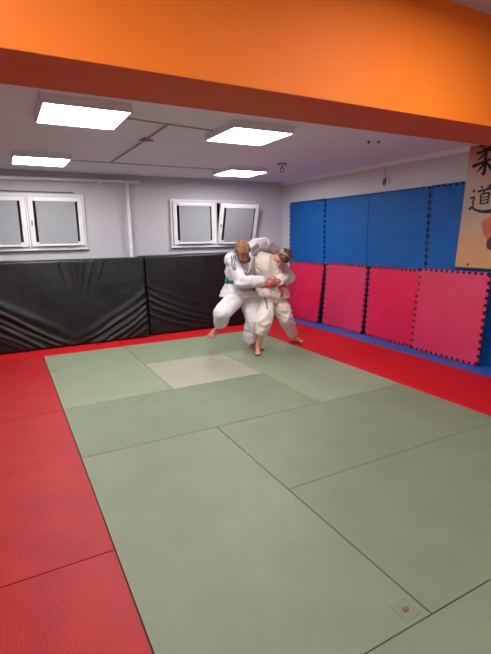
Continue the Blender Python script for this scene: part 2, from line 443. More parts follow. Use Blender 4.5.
def brush(bm, pts, y=-.0015):
    """a brush stroke: (x, z, half width) points"""
    P = resample([(p[0], p[2], p[1]) for p in pts], .008)
    A = []; B = []
    for i, p in enumerate(P):
        d = P[min(i+1, len(P)-1)]-P[max(i-1, 0)]
        n = V((-d.z, 0, d.x)).normalized()*max(p.y*1.45, .002)
        A.append(bm.verts.new((p.x+n.x, y, p.z+n.z))); B.append(bm.verts.new((p.x-n.x, y, p.z-n.z)))
    for i in range(len(P)-1): bm.faces.new((A[i], A[i+1], B[i+1], B[i]))
def glyph(strokes, ox, oz, s, name):
    bm = bmesh.new()
    for st in strokes: brush(bm, [(ox+x*s, oz+z*s, w*s) for x, z, w in st])
    return obj(name, bm, M['ink'], pr_)
# first character: upper 'spear' element over 'tree'
glyph([[(.22, .97, .02), (.5, 1.0, .028), (.72, 1.0, .02), (.60, .90, .03), (.50, .84, .015)],
       [(.36, .90, .03), (.46, .86, .03), (.52, .82, .015)],
       [(.14, .76, .03), (.5, .80, .028), (.86, .84, .03), (.80, .72, .015), (.76, .68, .006)],
       [(.50, .84, .03), (.51, .68, .03), (.48, .56, .035), (.40, .55, .008)],
       [(.49, .74, .025), (.34, .62, .025), (.16, .52, .008)],
       [(.02, .34, .045), (.2, .39, .035), (.5, .46, .03), (.8, .52, .032), (.98, .52, .04)],
       [(.50, .56, .032), (.50, .3, .038), (.47, .05, .04), (.38, .10, .008)],
       [(.47, .42, .03), (.34, .26, .03), (.18, .12, .008)],
       [(.54, .42, .02), (.66, .28, .04), (.78, .16, .05)]], -.42, .98, .31, 'brush_character')
# second character: 'way'
glyph([[(.44, .98, .028), (.50, .88, .02)],
       [(.82, 1.0, .035), (.74, .90, .03), (.66, .86, .01)],
       [(.30, .78, .03), (.6, .82, .024), (.94, .86, .03)],
       [(.62, .84, .02), (.56, .74, .02), (.50, .70, .01)],
       [(.44, .66, .024), (.45, .44, .022), (.46, .30, .03)],
       [(.44, .66, .02), (.66, .69, .022), (.78, .68, .03), (.76, .48, .022), (.75, .31, .03)],
       [(.48, .55, .016), (.74, .57, .016)], [(.48, .44, .016), (.74, .46, .016)], [(.46, .32, .018), (.76, .34, .018)],
       [(.10, .86, .035), (.18, .78, .03)],
       [(.0, .54, .02), (.14, .58, .03), (.20, .54, .02), (.12, .40, .024), (.17, .32, .02), (.08, .18, .02)],
       [(.0, .13, .04), (.12, .20, .03), (.28, .10, .03), (.6, .02, .04), (.9, .03, .05), (1.08, .10, .012)]],
      -.41, .60, .28, 'brush_character')
bm = bmesh.new()
ball(bm, (-.38, -.001, .83), (.012, .001, .012)); obj('red_dot', bm, mat('seal_red', srgb(180, 60, 40), .6), pr_)
# an abstract orange sleeve-like shape and a dark patch painted low on the sheet
bm = bmesh.new(); plate(bm, [(-.15, .56), (-.25, .50), (-.22, .38), (-.16, .30), (-.02, .28), (.18, .30), (.3, .48), (.2, .64), (.02, .66)], -.0025, -.001)
obj('painted_orange_shape', bm, mat('poster_orange', srgb(176, 84, 42), .6, srgb(196, 108, 58), 6), pr_)
bm = bmesh.new(); plate(bm, [(-.17, .29), (-.16, .22), (-.05, .17), (.28, .2), (.3, .42), (.1, .44), (-.10, .38)], -.004, -.003)
obj('painted_dark_shape', bm, mat('poster_dark', srgb(48, 28, 32), .6, srgb(74, 44, 42), 8), pr_)
tag(pr_, 'tan watercolour poster with two black brush characters hanging at the right edge', 'poster')

# ------------------------------------------------------------------ ceiling lamps
def lamp(u0, v0, zc, label, group='square ceiling panel lamps', s=.6, vis=True):
    r = empty('ceiling_lamp', (u0+s/2, v0+s/2, zc), (0, 0, 0))
    h = s/2; t = .06
    bm = bmesh.new()
    for a in ((-h, h, -h, -h+.014), (-h, h, h-.014, h), (-h, -h+.014, -h+.014, h-.014), (h-.014, h, -h+.014, h-.014)):
        box(bm, *a, -t, 0)
    box(bm, -h+.014, h-.014, -h+.014, h-.014, -.008, 0)
    obj('lamp_frame', bm, M['lampframe'], r)
    bm = bmesh.new(); box(bm, -h+.014, h-.014, -h+.014, h-.014, -t+.004, -t+.012); obj('diffuser', bm, M['diff' if vis else 'diff2'], r)
    tag(r, label, 'ceiling lamp', group); return r
lamp(.01, 2.43, ZC, 'large glowing square ceiling lamp at the left nearest the orange beam')
lamp(-.11, 4.68, ZC, 'small looking glowing ceiling lamp farther back at the left above the left window')
lamp(1.46, 2.51, ZC, 'glowing square ceiling lamp near the beam at the centre right')
lamp(2.53, 4.72, ZC, 'glowing ceiling lamp farthest back above the right window')
for u0, v0, lab in ((-.9, -2.4, 'square lamp on the front ceiling, rear left, behind the viewer'), (1.7, -2.4, 'square lamp on the front ceiling, rear right, behind the viewer'),
                    (-.9, -.25, 'square lamp on the front ceiling, left, near the orange beam'), (1.7, -.25, 'square lamp on the front ceiling, right, near the orange beam')):
    lamp(u0, v0, ZN, lab, 'front ceiling lamps', vis=False)

# ceiling conduit with joint, thin cable tracks, hook
r = empty('ceiling_conduit', (1.02, 3.9, ZC-.012))
bm = bmesh.new(); tube(bm, [(-.02, 1.09, 0), (0, 0, 0), (0, -1.02, 0)], .008); obj('pipe_run', bm, M['conduit'], r, True)
bm = bmesh.new(); box(bm, -.03, .03, -.41, -.35, -.012, .012, .005)
tube(bm, [(-.06, -.37, -.004), (.07, -.39, -.004)], .008); obj('joint_clamp', bm, mat('clamp_grey', srgb(108, 100, 106), .5), r)
tag(r, 'thin grey conduit running along the ceiling with a dark joint clamp', 'conduit')
for (ua, ub, va, vb, lab) in ((.61, 1.46, 2.82, 2.93, 'thin cable track between the two nearest ceiling lamps'),
                              (.49, 2.53, 5.08, 5.10, 'thin cable track between the two farthest ceiling lamps')):
    bm = bmesh.new(); d = V((ub-ua, vb-va, 0)); n = V((-d.y, d.x, 0)).normalized()*.006
    P = [V((ua, va, 0)), V((ub, vb, 0))]
    A = [bm.verts.new(q) for q in (P[0]-n, P[1]-n, P[1]+n, P[0]+n)]
    f = bm.faces.new(A); e = bmesh.ops.extrude_face_region(bm, geom=[f])
    for g in e['geom']:
        if isinstance(g, bmesh.types.BMVert): g.co.z -= .010
    o = obj('cable_track', bm, M['conduit'], loc=(0, 0, ZC)); tag(o, lab, 'cable track')
def hook(loc, label):
    r = empty('ceiling_hook', loc)
    bm = bmesh.new(); box(bm, -.07, .07, -.012, .012, -.012, 0, .004)
    for x in (-.055, .055): tube(bm, [(x, 0, -.012), (x*.8, 0, -.035)], .008)
    obj('mounting_bracket', bm, M['metal'], r)
    bm = bmesh.new(); tube(bm, [(0, 0, -.01), (0, 0, -.06)], .008)
    tube(bm, [(.028*math.sin(a), 0, -.088+.028*math.cos(a)) for a in [k*math.pi/8 for k in range(16)]], .006, close=True)
    obj('ring', bm, M['metal'], r, True)
    tag(r, label, 'hook')
hook((3.07, 4.27, ZC), 'dark metal hook with ring hanging from the ceiling right of the lamps')
for (u, v, l) in ((3.12, 2.72, 'left one of two tiny dark anchor screws in the ceiling near the beam'), (3.21, 2.67, 'right one of two tiny dark anchor screws in the ceiling near the beam')):
    bm = bmesh.new(); tube(bm, [(0, 0, 0), (0, 0, -.006)], .018); tube(bm, [(0, 0, -.006), (0, 0, -.022)], .009)
    tag(obj('anchor_screw', bm, M['metal'], loc=(u, v, ZC)), l, 'screw')
# sensor-like hook on the right wall
r = empty('wall_hook', (UW, 3.67, 2.15))
bm = bmesh.new(); box(bm, -.012, 0, -.02, .02, -.05, .03, .004); obj('hook_plate', bm, M['metal'], r)
bm = bmesh.new(); tube(bm, [(-.01, 0, .0), (-.05, -.01, -.01), (-.06, -.02, -.05), (-.03, -.03, -.08)], [.008, .008, .007, .006]); obj('hook_arm', bm, M['metal'], r, True)
bm = bmesh.new(); tube(bm, [(-.004, 0, .03), (-.006, .005, .15), (-.004, .0, .20)], .004); obj('wire', bm, M['steel'], r, True)
bm = bmesh.new(); tube(bm, [(-.01, -.09, .03), (-.02, -.1, -.02), (-.012, -.085, -.05)], .004); obj('loose_wire', bm, M['steel'], r, True)
tag(r, 'small dark hook with a wire on the right wall above the blue panels', 'hook')

# pipes on the back wall
bm = bmesh.new(); tube(bm, [(LW+.02, VB-.07, 2.238), (1.66, VB-.07, 2.275)], .024)
for x in (-1.2, .9, 1.40): tube(bm, [(x, VB-.07, 2.27), (x, VB, 2.27)], .009)
tube(bm, [(1.02, VB-.07, 2.245), (1.10, VB-.07, 2.245)], .016)
tag(obj('heating_pipe', bm, M['whitepaint'], smooth=True), 'thin white pipe running level along the top of the back wall', 'pipe')
bm = bmesh.new(); tube(bm, [(1.465, VB-.07, 2.25), (1.475, VB-.07, .0)], .024)
for z in (.4, 1.9): tube(bm, [(1.47, VB-.07, z), (1.47, VB, z)], .009)
tag(obj('heating_pipe', bm, M['whitepaint'], smooth=True), 'white vertical pipe on the back wall between the two windows', 'pipe')

# ------------------------------------------------------------------ windows
def window(idx, u0, u1, um, z0, z1, tilts):
    r = empty('window_%d' % idx, (u0, VB, z0)); W = u1-u0; H = z1-z0; mu = um-u0
    tag(r, kind='structure')
    y0 = -.055; f = .045
    bm = bmesh.new()
    box(bm, 0, W, y0, -.001, 0, f); box(bm, 0, W, y0, -.001, H-f, H)
    box(bm, 0, f, y0, -.001, f, H-f); box(bm, W-f, W, y0, -.001, f, H-f); box(bm, mu-.03, mu+.03, y0, -.001, f, H-f)
    obj('window_frame', bm, M['white'], r)
    for ga, gb in ((f-.020, mu-.010), (mu+.010, W-f+.020)):
        bm = bmesh.new(); zb_, zt_ = f-.020, H-f+.020; yy_ = y0-.0015
        box(bm, ga, ga+.009, yy_, y0, zb_, zt_); box(bm, gb-.009, gb, yy_, y0, zb_, zt_)
        box(bm, ga+.009, gb-.009, yy_, y0, zb_, zb_+.009); box(bm, ga+.009, gb-.009, yy_, y0, zt_-.009, zt_)
        obj('seam_shade', bm, M['conduit'], r)  # grey strips stand in for the shadow line between sash and frame
    bm = bmesh.new(); box(bm, f, W-f, -.008, -.004, f, H-f); obj('night_pane', bm, M['nightglass'], r)
    bm = bmesh.new(); box(bm, -.01, W+.01, -.062, -.001, -.022, 0, .004); obj('window_sill', bm, M['white'], r)
    for i, (a, bb) in enumerate(((f-.012, mu-.018), (mu+.018, W-f+.012))):
        w = bb-a; h = H-2*f+.024; s = .062
        sr = bpy.data.objects.new('sash', None)
        bm = bmesh.new(); y1 = -.035; yy = .0
        box(bm, 0, w, y1, yy, 0, s); box(bm, 0, w, y1, yy, h-s, h); box(bm, 0, s, y1, yy, s, h-s); box(bm, w-s, w, y1, yy, s, h-s)
        so = obj('sash', bm, M['white'], r); so.location = (a, y0+.008, f-.012)
        so.rotation_euler.x = tilts[i]
        bm = bmesh.new(); box(bm, s, w-s, -.018, -.012, s, h-s); p = obj('pane', bm, M['nightglass'], so)
        # roller blind: cassette, fabric, bottom bar
        bw0, bw1 = s+.035, w-s-.035
        bm = bmesh.new(); box(bm, bw0-.02, bw1+.02, -.062, -.035, h-s-.005, h-s+.035, .006)
        box(bm, bw0-.012, bw1+.012, -.062, -.040, s-.055, s-.030, .004); obj('blind_rail', bm, M['whitepaint'], so)
        bm = bmesh.new(); box(bm, bw0, bw1, -.050, -.046, s-.034, h-s); obj('blind', bm, M['blind'], so)
        hx = w-s*.5 if i == 0 else s*.5
        bm = bmesh.new(); box(bm, hx-.012, hx+.012, -.045, -.035, h*.42, h*.52, .003)
        box(bm, hx-.009, hx+.009, -.066, -.045, h*.48, h*.50, .003)
        if i == 0: box(bm, hx-.009, hx+.009, -.07, -.058, h*.36, h*.50, .004)
        else: box(bm, hx-.009, hx+.009, -.07, -.058, h*.44, h*.5, .004)
        obj('handle', bm, M['steel'] if i else M['whitepaint'], so)
    return r
window(1, -.72, .82, .05, 1.30, 2.06, (0, 0))
window(2, 2.15, 3.72, 2.94, 1.285, 2.035, (0, .27))
bm = bmesh.new(); box(bm, -.66, .70, VB-.012, VB, 2.085, 2.10, .002)
tag(obj('trim_3', bm, M['metal']), kind='structure')

# ------------------------------------------------------------------ black crash pads
def crash_pad(u0, u1, vb, lean_, h, thick, folds, label, zt):
    w = u1-u0
    r = empty('crash_pad', (u0, vb, .001)); sh_ = math.tan(lean_)
    nx, nz = int(w/.012), int(h/.012)
    bm = bmesh.new()
    def ease(t, n): return t/n
    grid = []
    rd = .022
    for j in range(nz+1):
        row = []
        for i in range(nx+1):
            x = w*i/nx; z = h*j/nz
            e = min(x, w-x); e2 = min(z, h-z)
            y = 0
            for q in (e, e2):
                if q < rd: y += rd-math.sqrt(max(0, rd*rd-(rd-q)**2))
            d = folds(x, z)*min(1, e/.03)*min(1, e2/.02)
            d += .010*noise.noise(V((x*2.2+u0*5, z*2.2, 3)))+.004*noise.noise(V((x*7, z*7, 9+u0)))
            zz = z + zt(x)*(z/h)
            row.append(bm.verts.new((x, y-d+zz*sh_, zz)))
        grid.append(row)
    for j in range(nz):
        for i in range(nx): bm.faces.new((grid[j][i], grid[j][i+1], grid[j+1][i+1], grid[j+1][i]))
    # sides and back
    per = [grid[0][i] for i in range(nx+1)]+[grid[j][nx] for j in range(1, nz+1)]+[grid[nz][i] for i in range(nx-1, -1, -1)]+[grid[j][0] for j in range(nz-1, 0, -1)]
    back = [bm.verts.new((v.co.x, thick+v.co.z*sh_, v.co.z)) for v in per]
    n = len(per)
    for i in range(n): bm.faces.new((per[i], per[(i+1) % n], back[(i+1) % n], back[i]))
    bm.faces.new(back)
    o = obj('vinyl_cover', bm, M['vinyl'], r, True)
    for xx in (.008, w-.008):
        bm = bmesh.new(); tube(bm, [(xx, .03+.03*sh_, .03), (xx, .03+(h-.03)*sh_, h+zt(xx)-.03)], .006)
        obj('seam_piping', bm, M['foam_dark'], r, True)
    tag(r, label, 'crash pad', 'black crash pads standing along the back wall'); return r
def ridge(s, c, w): 
    t = (s-c)/w; return math.exp(-t*t)
def folds1(x, z):
    xc = 1.38; a = abs(x-xc)
    s = z-(.54*a**1.2 if x > xc else .60*a**1.1)
    amp = min(1, a/.35)
    k = .3+.9*amp
    d = 0
    for c, wd, A in ((.01, .030, .026), (-.095, .026, .020), (-.185, .030, .020), (-.27, .025, .012), (.13, .055, .014), (-.36, .03, .01)):
        ph = noise.noise(V((x*1.7, c*5, 2)))
        d += A*k*(.75+.6*ph)*ridge(s+.045*noise.noise(V((x*2.2, 1, c*9)))+.03*(x > xc)*a, c, wd*(1+.5*ph))
    d -= .010*k*ridge(s, -.045, .02)
    # short creases under the top edge
    for xx, sl, A in ((1.42, .10, .010), (1.50, -.05, .015), (1.60, -.22, .014), (1.72, -.34, .013), (1.28, .2, .009), (1.86, -.42, .008)):
        d += A*ridge(x, xx+sl*(1.15-z), .012+.02*(1.15-z))*max(0, 1-(1.15-z)/.55)
    return d
def folds2(x, z):
    d = 0
    for z0, sl, wd, A in ((.66, -.62, .018, .017), (.56, -.60, .022, .021), (.45, -.55, .020, .019), (.33, -.5, .022, .015), (.76, -.55, .02, .009)):
        zz = z0+sl*x+.20*x*x
        d += A*ridge(z+.014*noise.noise(V((x*4, z0*7, 0))), zz, wd)*max(0, 1-x/1.5)
    for z0, sl, A in ((.66, -.52, .015), (.56, -.44, .013), (.45, -.36, .012)):
        q = 2.0-x
        zz = z0+sl*q+.1*q*q
        d += A*ridge(z, zz, .018)*max(0, 1-q/1.0)
    for xx, A in ((.5, .005), (.95, .006), (1.5, .006)):
        d += A*ridge(x, xx, .03)*max(0, 1-(1.15-z)/.5)
    return d
crash_pad(-.95, 1.475, 5.36, .10, 1.16, .38, folds1, 'wide black vinyl crash pad at the left with sagging V shaped creases', lambda x: .0-.008*x/2)
crash_pad(1.50, 3.56, 5.43, .10, 1.165, .38, folds2, 'black vinyl crash pad behind the wrestlers with creases fanning from its left edge', lambda x: .015*x/2)

# ------------------------------------------------------------------ people
def frame(F, U):
    F = V(F).normalized(); U = V(U); U = (U-F*U.dot(F)).normalized(); X = U.cross(F)   # X = the person's left... (right handed: X x F = U)
    X = F.cross(U)          # person's right
    return Matrix((X, F, U)).transposed()      # columns: right, forward, up

def head_shape(bm, c, Rm, s=1):
    P = lambda x, y, z: V(c)+Rm @ V((x, y, z))*s
    E = lambda p, r: ball(bm, P(*p), tuple(q*s for q in r), Rm)
    E((0, -.012, .030), (.074, .094, .084)); E((0, .018, .0), (.066, .074, .085)); E((0, .040, -.050), (.050, .050, .052))
    E((0, .062, -.084), (.024, .022, .020)); E((0, .070, .040), (.050, .022, .035))
    for sx in (-1, 1):
        E((sx*.034, .066, -.022), (.024, .022, .022)); E((sx*.076, -.005, -.008), (.010, .020, .032)); E((sx*.028, .082, .024), (.022, .012, .008))
    capsule(bm, P(0, .086, .012), .009*s, P(0, .108, -.026), .013*s)
    for sx in (-1, 1): E((sx*.012, .098, -.030), (.009, .010, .007))
    E((0, .088, -.055), (.024, .010, .010))
def face_bits(c, Rm, s, body):
    P = lambda x, y, z: V(c)+Rm @ V((x, y, z))*s
    for sx in (-1, 1):
        bm = bmesh.new(); ball(bm, P(sx*.031, .083, .006), (.012*s, .008*s, .0055*s), Rm); e = obj('eye', bm, M['eye'], body, True)
        bm = bmesh.new(); ball(bm, P(sx*.031, .091, .004), (.006*s, .003*s, .006*s), Rm); obj('iris', bm, M['iris'], e, True)
        bm = bmesh.new(); tube(bm, [P(sx*.014, .097, .026), P(sx*.032, .097, .032), P(sx*.050, .086, .026)], [.004*s, .005*s, .003*s]); obj('eyebrow', bm, M['brow'], body, True)
    bm = bmesh.new(); tube(bm, [P(-.024, .091, -.056), P(-.01, .099, -.054), P(.01, .099, -.054), P(.024, .091, -.056)], [.003*s, .006*s, .006*s, .003*s]); obj('mouth', bm, M['lip'], body, True)

def hand_shape(bm, wrist, D, Nn, side, curl=(.5, .9, .6), s=.92, spread=.06):
    """D: wrist->knuckles, Nn: back of the hand normal, side: +1 thumb on +X"""
    D = V(D).normalized(); Nn = (V(Nn)-D*V(Nn).dot(D)).normalized(); X = D.cross(Nn)*side; w = V(wrist)
    Rm = Matrix((X, D, Nn)).transposed()
    ball(bm, w+D*.045*s, (.040*s, .050*s, .016*s), Rm); ball(bm, w+D*.07*s, (.041*s, .024*s, .014*s), Rm)
    ball(bm, w+D*.03*s+X*.022*s-Nn*.006, (.018*s, .032*s, .015*s), Rm)
    tips = []
    for i, (x, L0) in enumerate(((.030, .043), (.010, .048), (-.010, .045), (-.029, .036))):
        p = w+D*.082*s+X*x*s; a = 0; d = (D+X*spread*(1.5-i)).normalized(); r = .0086*s
        for j, f in enumerate((1, .66, .5)):
            a += curl[j]*(1+.12*i)
            dd = (d*math.cos(a)-Nn*math.sin(a)).normalized(); q = p+dd*L0*f*s
            capsule(bm, p, r, q, r*.92, 8); p = q; r *= .92
        tips.append((p, dd))
    p = w+D*.022*s+X*.030*s
    for dd, L, r in (((D*.6+X*.75-Nn*.3), .036, .0115), ((D*.85+X*.3-Nn*.55), .032, .010), ((D*.8-X*.1-Nn*.7), .024, .009)):
        q = p+dd.normalized()*L*s; capsule(bm, p, r*s, q, r*.93*s, 8); p = q

def foot_shape(bm, ankle, D, sole, s=.92):
    """D: heel->toe direction, sole: direction the sole faces"""
    D = V(D).normalized(); S_ = V(sole); S_ = (S_-D*S_.dot(D)).normalized(); X = D.cross(S_); a = V(ankle)
    Rm = Matrix((X, D, -S_)).transposed(); P = lambda x, y, z: a+Rm @ V((x, y, z))*s
    ball(bm, P(0, -.030, -.048), (.030*s, .034*s, .030*s), Rm)
    ball(bm, P(0, .0, -.03), (.030*s, .042*s, .035*s), Rm)
    capsule(bm, P(0, .0, -.02), .031*s, P(0, .105, -.058), .020*s)
    capsule(bm, P(.012, -.02, -.058), .022*s, P(.024, .12, -.064), .016*s)
    capsule(bm, P(-.012, -.02, -.058), .022*s, P(-.024, .12, -.064), .016*s)
    for i, (x, y0, L, r) in enumerate(((-.034, .128, .036, .0125), (-.012, .136, .028, .0095), (.006, .134, .026, .009), (.022, .128, .023, .0085), (.036, .118, .020, .008))):
        capsule(bm, P(x*.9, y0-.02, -.064), r*s, P(x, y0+L, -.068), r*s, 8)

def limb(bm, *pts):
    for (p0, r0), (p1, r1) in zip(pts, pts[1:]): capsule(bm, p0, r0, p1, r1, 16)

def cone_sleeve(bm, *pts, seg=20):
    """cloth tube through joints with flat open end look"""
    P = [V(p) for p, r in pts]; Rr = [r for p, r in pts]
    tube(bm, P, Rr, seg)
    for p, r in list(zip(P, Rr))[:-1]: ball(bm, p, r*.98)

def cloth_fold(seed, amp=.007, joints=(), axis=(0, 0, 1)):
    ax = V(axis)
    def f(p):
        q = V(p)
        w = V((noise.noise(q*3+V((seed, 0, 0))), noise.noise(q*3+V((0, seed, 0))), noise.noise(q*3+V((0, 0, seed)))))*.16
        s = V((q.x*5, q.y*5, q.z*13))+w*12
        r = 1-abs(noise.noise(s+V((seed*3, 1, 2))))*2.6
        s2 = V((q.x*11+q.z*6, q.y*11, q.z*7-q.x*5))+w*9
        r2 = 1-abs(noise.noise(s2+V((2, seed, 8))))*2.6
        b = 0
        for j, rad in joints:
            b = max(b, math.exp(-((q-V(j)).length/rad)**2))
        return amp*((.5+b)*r+(.35+.6*b)*r2-.3)
    return f

camR = V((.8798, -.4751, -.0137)); camU = V((.1078, .1714, .9793)); camF = V((.4630, .8631, -.2020))

# ---- person A: green belt, dark blond, seen at the left, head bowed over the other's chest
A = dict(pel=V((2.258, 3.92, .775)), waist=V((2.215, 3.89, .935)), chest=V((2.20, 3.86, 1.09)), neck=V((2.21, 3.79, 1.195)), head=V((2.150, 3.68, 1.262)),
         sR=V((2.07, 3.84, 1.165)), eR=V((2.117, 3.68, .926)), hR=V((2.420, 3.62, .905)),
         sL=V((2.352, 3.92, 1.27)), eL=V((2.665, 4.03, 1.335)), hL=V((2.90, 4.14, 1.235)),
         pR=V((2.17, 3.88, .72)), kR=V((1.866, 3.72, .55)), aR=V((1.955, 4.02, .345)),
         pL=V((2.353, 3.93, .70)), kL=V((2.345, 3.76, .419)), aL=V((2.400, 3.92, .100)))
RA = frame(camR*.25-camU*.84-camF*.50, camU*.60-camF*.80-camR*.12)
bm = bmesh.new()
head_shape(bm, A['head'], RA, 1.0)
limb(bm, (A['head']+V((.02, .06, -.03)), .055), (A['neck']+V((.0, .02, 0)), .058), (A['chest'], .09))
loft(bm, [(A['pel'], V((.16, 0, .02)), V((0, .10, 0))), (A['waist'], V((.13, 0, .02)), V((0, .09, 0))), (A['chest'], V((.15, 0, .05)), V((0, .10, .03))), (A['neck']+V((0, .04, .02)), V((.10, .0, .04)), V((0, .07, .02)))])
limb(bm, (A['sR'], .055), (A['eR'], .04), (A['hR'], .026)); limb(bm, (A['sL'], .055), (A['eL'], .04), (A['hL'], .026))
limb(bm, (A['chest'], .09), (A['sR'], .05)); limb(bm, (A['chest']+V((0, 0, .04)), .09), (A['sL'], .05))
limb(bm, (A['pR'], .085), (A['kR'], .058), (A['aR'], .036)); limb(bm, (A['pL'], .085), (A['kL'], .058), (A['aL'], .036))
limb(bm, (A['pel'], .1), (A['pR'], .085)); limb(bm, (A['pel'], .1), (A['pL'], .085))
calf = A['kR'].lerp(A['aR'], .35)+V((0, .02, -.0)); capsule(bm, calf, .05, A['kR'].lerp(A['aR'], .7), .04)
hand_shape(bm, A['hR'], (.95, .05, -.12), (-.15, -.75, .65), 1, (.55, .9, .6))
hand_shape(bm, A['hL'], (.8, .25, -.45), (.3, .3, .85), -1, (.25, .5, .4))
foot_shape(bm, A['aR'], (-.66, -.42, -.40), (-.1, .55, -.80), 1.0)
foot_shape(bm, A['aL']+V((0, 0, -.01)), (.62, -.66, -.02), (0, 0, -1))
pa = remesh('person', bm, M['skin_red'], .0055, 2)
tag(pa, 'person with short blond hair, white judo suit and green belt, one foot lifted', 'person')
face_bits(A['head'], RA, 1.0, pa)
# hair: cap with short tufts
def hair_cap(c, Rm, s, m, parent, tufts=260, ln=.030, seed=1, bangs=True, slick=False):
    rnd = random.Random(seed)
    P = lambda x, y, z: V(c)+Rm @ V((x, y, z))*s
    bm = bmesh.new()
    ball(bm, P(0, -.018, .038), (.082*s, .100*s, .088*s), Rm)
    ball(bm, P(0, .010, .058), (.073*s, .082*s, .066*s), Rm)
    ball(bm, P(0, -.05, -.01), (.070*s, .060*s, .070*s), Rm)
    if bangs: ball(bm, P(0, .055, .066), (.058*s, .044*s, .034*s), Rm)
    if not slick:
        for k in range(tufts):
            th = rnd.uniform(0, 2*math.pi); ph = rnd.uniform(-.2, 1.5)
            d = V((math.cos(th)*math.cos(ph), math.sin(th)*math.cos(ph), math.sin(ph)))
            if d.y > .55 and d.z < .35: continue
            p = V((d.x*.078, d.y*.094-.012, d.z*.084+.040))
            t = V((rnd.uniform(-.3, .3), .5 if d.z > .3 else 0, -.5)); t = (t-d*t.dot(d)*.8+d*.35).normalized()
            capsule(bm, P(*p), .009*s, P(*(p+t*ln*rnd.uniform(.6, 1.1))), .003*s, 6)
    return remesh('hair', bm, m, .0045, 1, parent=parent)
hair_cap(A['head'], RA, 1.0, M['hair_blond'], pa)

# undershirt in the neck opening
Nf = V((.25, -.9, .1))
# jacket
bm = bmesh.new()
loft(bm, [(V((2.195, 3.90, .715)), V((.245, -.05, -.01)), V((.04, .165, 0))),
          (V((2.20, 3.90, .80)), V((.225, -.03, .01)), V((.03, .155, 0))),
          (V((2.212, 3.89, .90)), V((.185, -.02, .02)), V((.02, .135, .01))),
          (V((2.212, 3.885, .95)), V((.176, -.01, .03)), V((.02, .130, .01))),
          (V((2.205, 3.875, 1.05)), V((.190, 0, .05)), V((0, .145, .02))),
          (V((2.205, 3.87, 1.14)), V((.185, 0, .07)), V((0, .145, .03))),
          (V((2.225, 3.88, 1.225)), V((.12, 0, .05)), V((0, .105, .03)))])
cone_sleeve(bm, (A['chest']+V((-.04, 0, .06)), .09), (A['sR']+V((.01, 0, 0)), .088), (A['eR']+V((0, .01, .0)), .082), (V((2.24, 3.65, .915)), .074), (V((2.388, 3.625, .908)), .066))
cone_sleeve(bm, (A['chest']+V((.05, .02, .08)), .09), (A['sL'], .092), (V((2.50, 3.97, 1.325)), .088), (A['eL'], .080), (V((2.80, 4.09, 1.28)), .072), (V((2.87, 4.125, 1.25)), .066))
ja = remesh('judo_jacket', bm, M['gi'], .007, 5, cloth_fold(1.7, .0075, ((A['eR'], .14), (A['sR'], .15), (A['waist'], .15), (A['eL'], .15), (V((2.2, 3.75, .8)), .12))), pa)
tag(ja, 'white judo jacket with dark shoulder stripes')
TA = bvh_of(ja)
# trousers
bm = bmesh.new()
loft(bm, [(V((2.20, 3.90, .90)), V((.15, 0, .02)), V((0, .12, 0))), (V((2.22, 3.90, .78)), V((.19, 0, .0)), V((0, .14, 0))), (V((2.25, 3.90, .68)), V((.18, 0, .0)), V((0, .13, 0)))])
cone_sleeve(bm, (A['pR'], .120), (A['pR'].lerp(A['kR'], .55), .112), (A['kR']+V((.02, .03, .0)), .096), (A['kR'].lerp(A['aR'], .45)+V((.03, 0, .01)), .092), (A['kR'].lerp(A['aR'], .80)+V((.03, 0, .01)), .088))
cone_sleeve(bm, (A['pL'], .13), (A['pL'].lerp(A['kL'], .6), .118), (A['kL']+V((0, .03, 0)), .108), (V((2.350, 3.86, .25)), .10), (V((2.345, 3.90, .135)), .092))
ta = remesh('trousers', bm, M['gi'], .007, 5, cloth_fold(4.1, .007, ((A['kR'], .2), (A['kL'], .2), (A['pR'], .15), (A['pL'], .15))), pa)

def ring_belt(tree, c, rx, ry, X, Y, w, m, parent, name='belt'):
    """belt lying on the jacket around the waist"""
    pts = []
    for k in range(49):
        t = 2*math.pi*k/48
        d = (X*math.cos(t)+Y*math.sin(t))
        hit = tree.ray_cast(V(c)+d.normalized()*.6, -d.normalized())
        # ray may hit an arm: keep only hits close to the waist radius
        R0 = math.sqrt((rx*math.cos(t))**2+(ry*math.sin(t))**2)
        rr = R0
        if hit[0] is not None:
            q = (hit[0]-V(c)).length
            if abs(q-R0) < .05: rr = q
        pts.append((d.normalized(), rr))
    rr = [p[1] for p in pts[:-1]]
    for _ in range(4): rr = [(rr[i-1]+2*rr[i]+rr[(i+1) % 48])/4 for i in range(48)]
    Z = X.cross(Y).normalized(); bm = bmesh.new(); rings = []
    for i in range(48):
        d = pts[i][0]; base = V(c)+d*(rr[i]+.002)
        rings.append([bm.verts.new(base+Z*a*w/2+d*b) for a, b in ((-1, -.012), (1, -.012), (1, .007), (0, .010), (-1, .007))])
    for i in range(48):
        P_, Q_ = rings[i], rings[(i+1) % 48]
        for j in range(5): bm.faces.new((P_[j], P_[(j+1) % 5], Q_[(j+1) % 5], Q_[j]))
    return obj(name, bm, m, parent, False)
bX = V((.97, 0, .17)).normalized(); bY = V((.02, .98, .02)).normalized()
be = ring_belt(TA, V((2.214, 3.888, .935)), .178, .132, bX, bY, .042, M['teal'], pa)
tag(be, 'teal green judo belt')
bm = bmesh.new(); ball(bm, (2.30, 3.745, .945), (.030, .020, .022)); ball(bm, (2.318, 3.735, .94), (.018, .014, .026)); obj('knot', bm, M['teal'], be, True)
ribbon_free('belt_tail', [(2.30, 3.735, .94), (2.315, 3.715, .87), (2.30, 3.70, .79)], .038, .005, (1, -.2, 0), M['teal'], be)
ribbon_free('belt_tail', [(2.05, 3.86, .955), (2.015, 3.83, .94), (1.985, 3.80, .915)], .040, .006, (0, .1, 1), M['teal'], be)
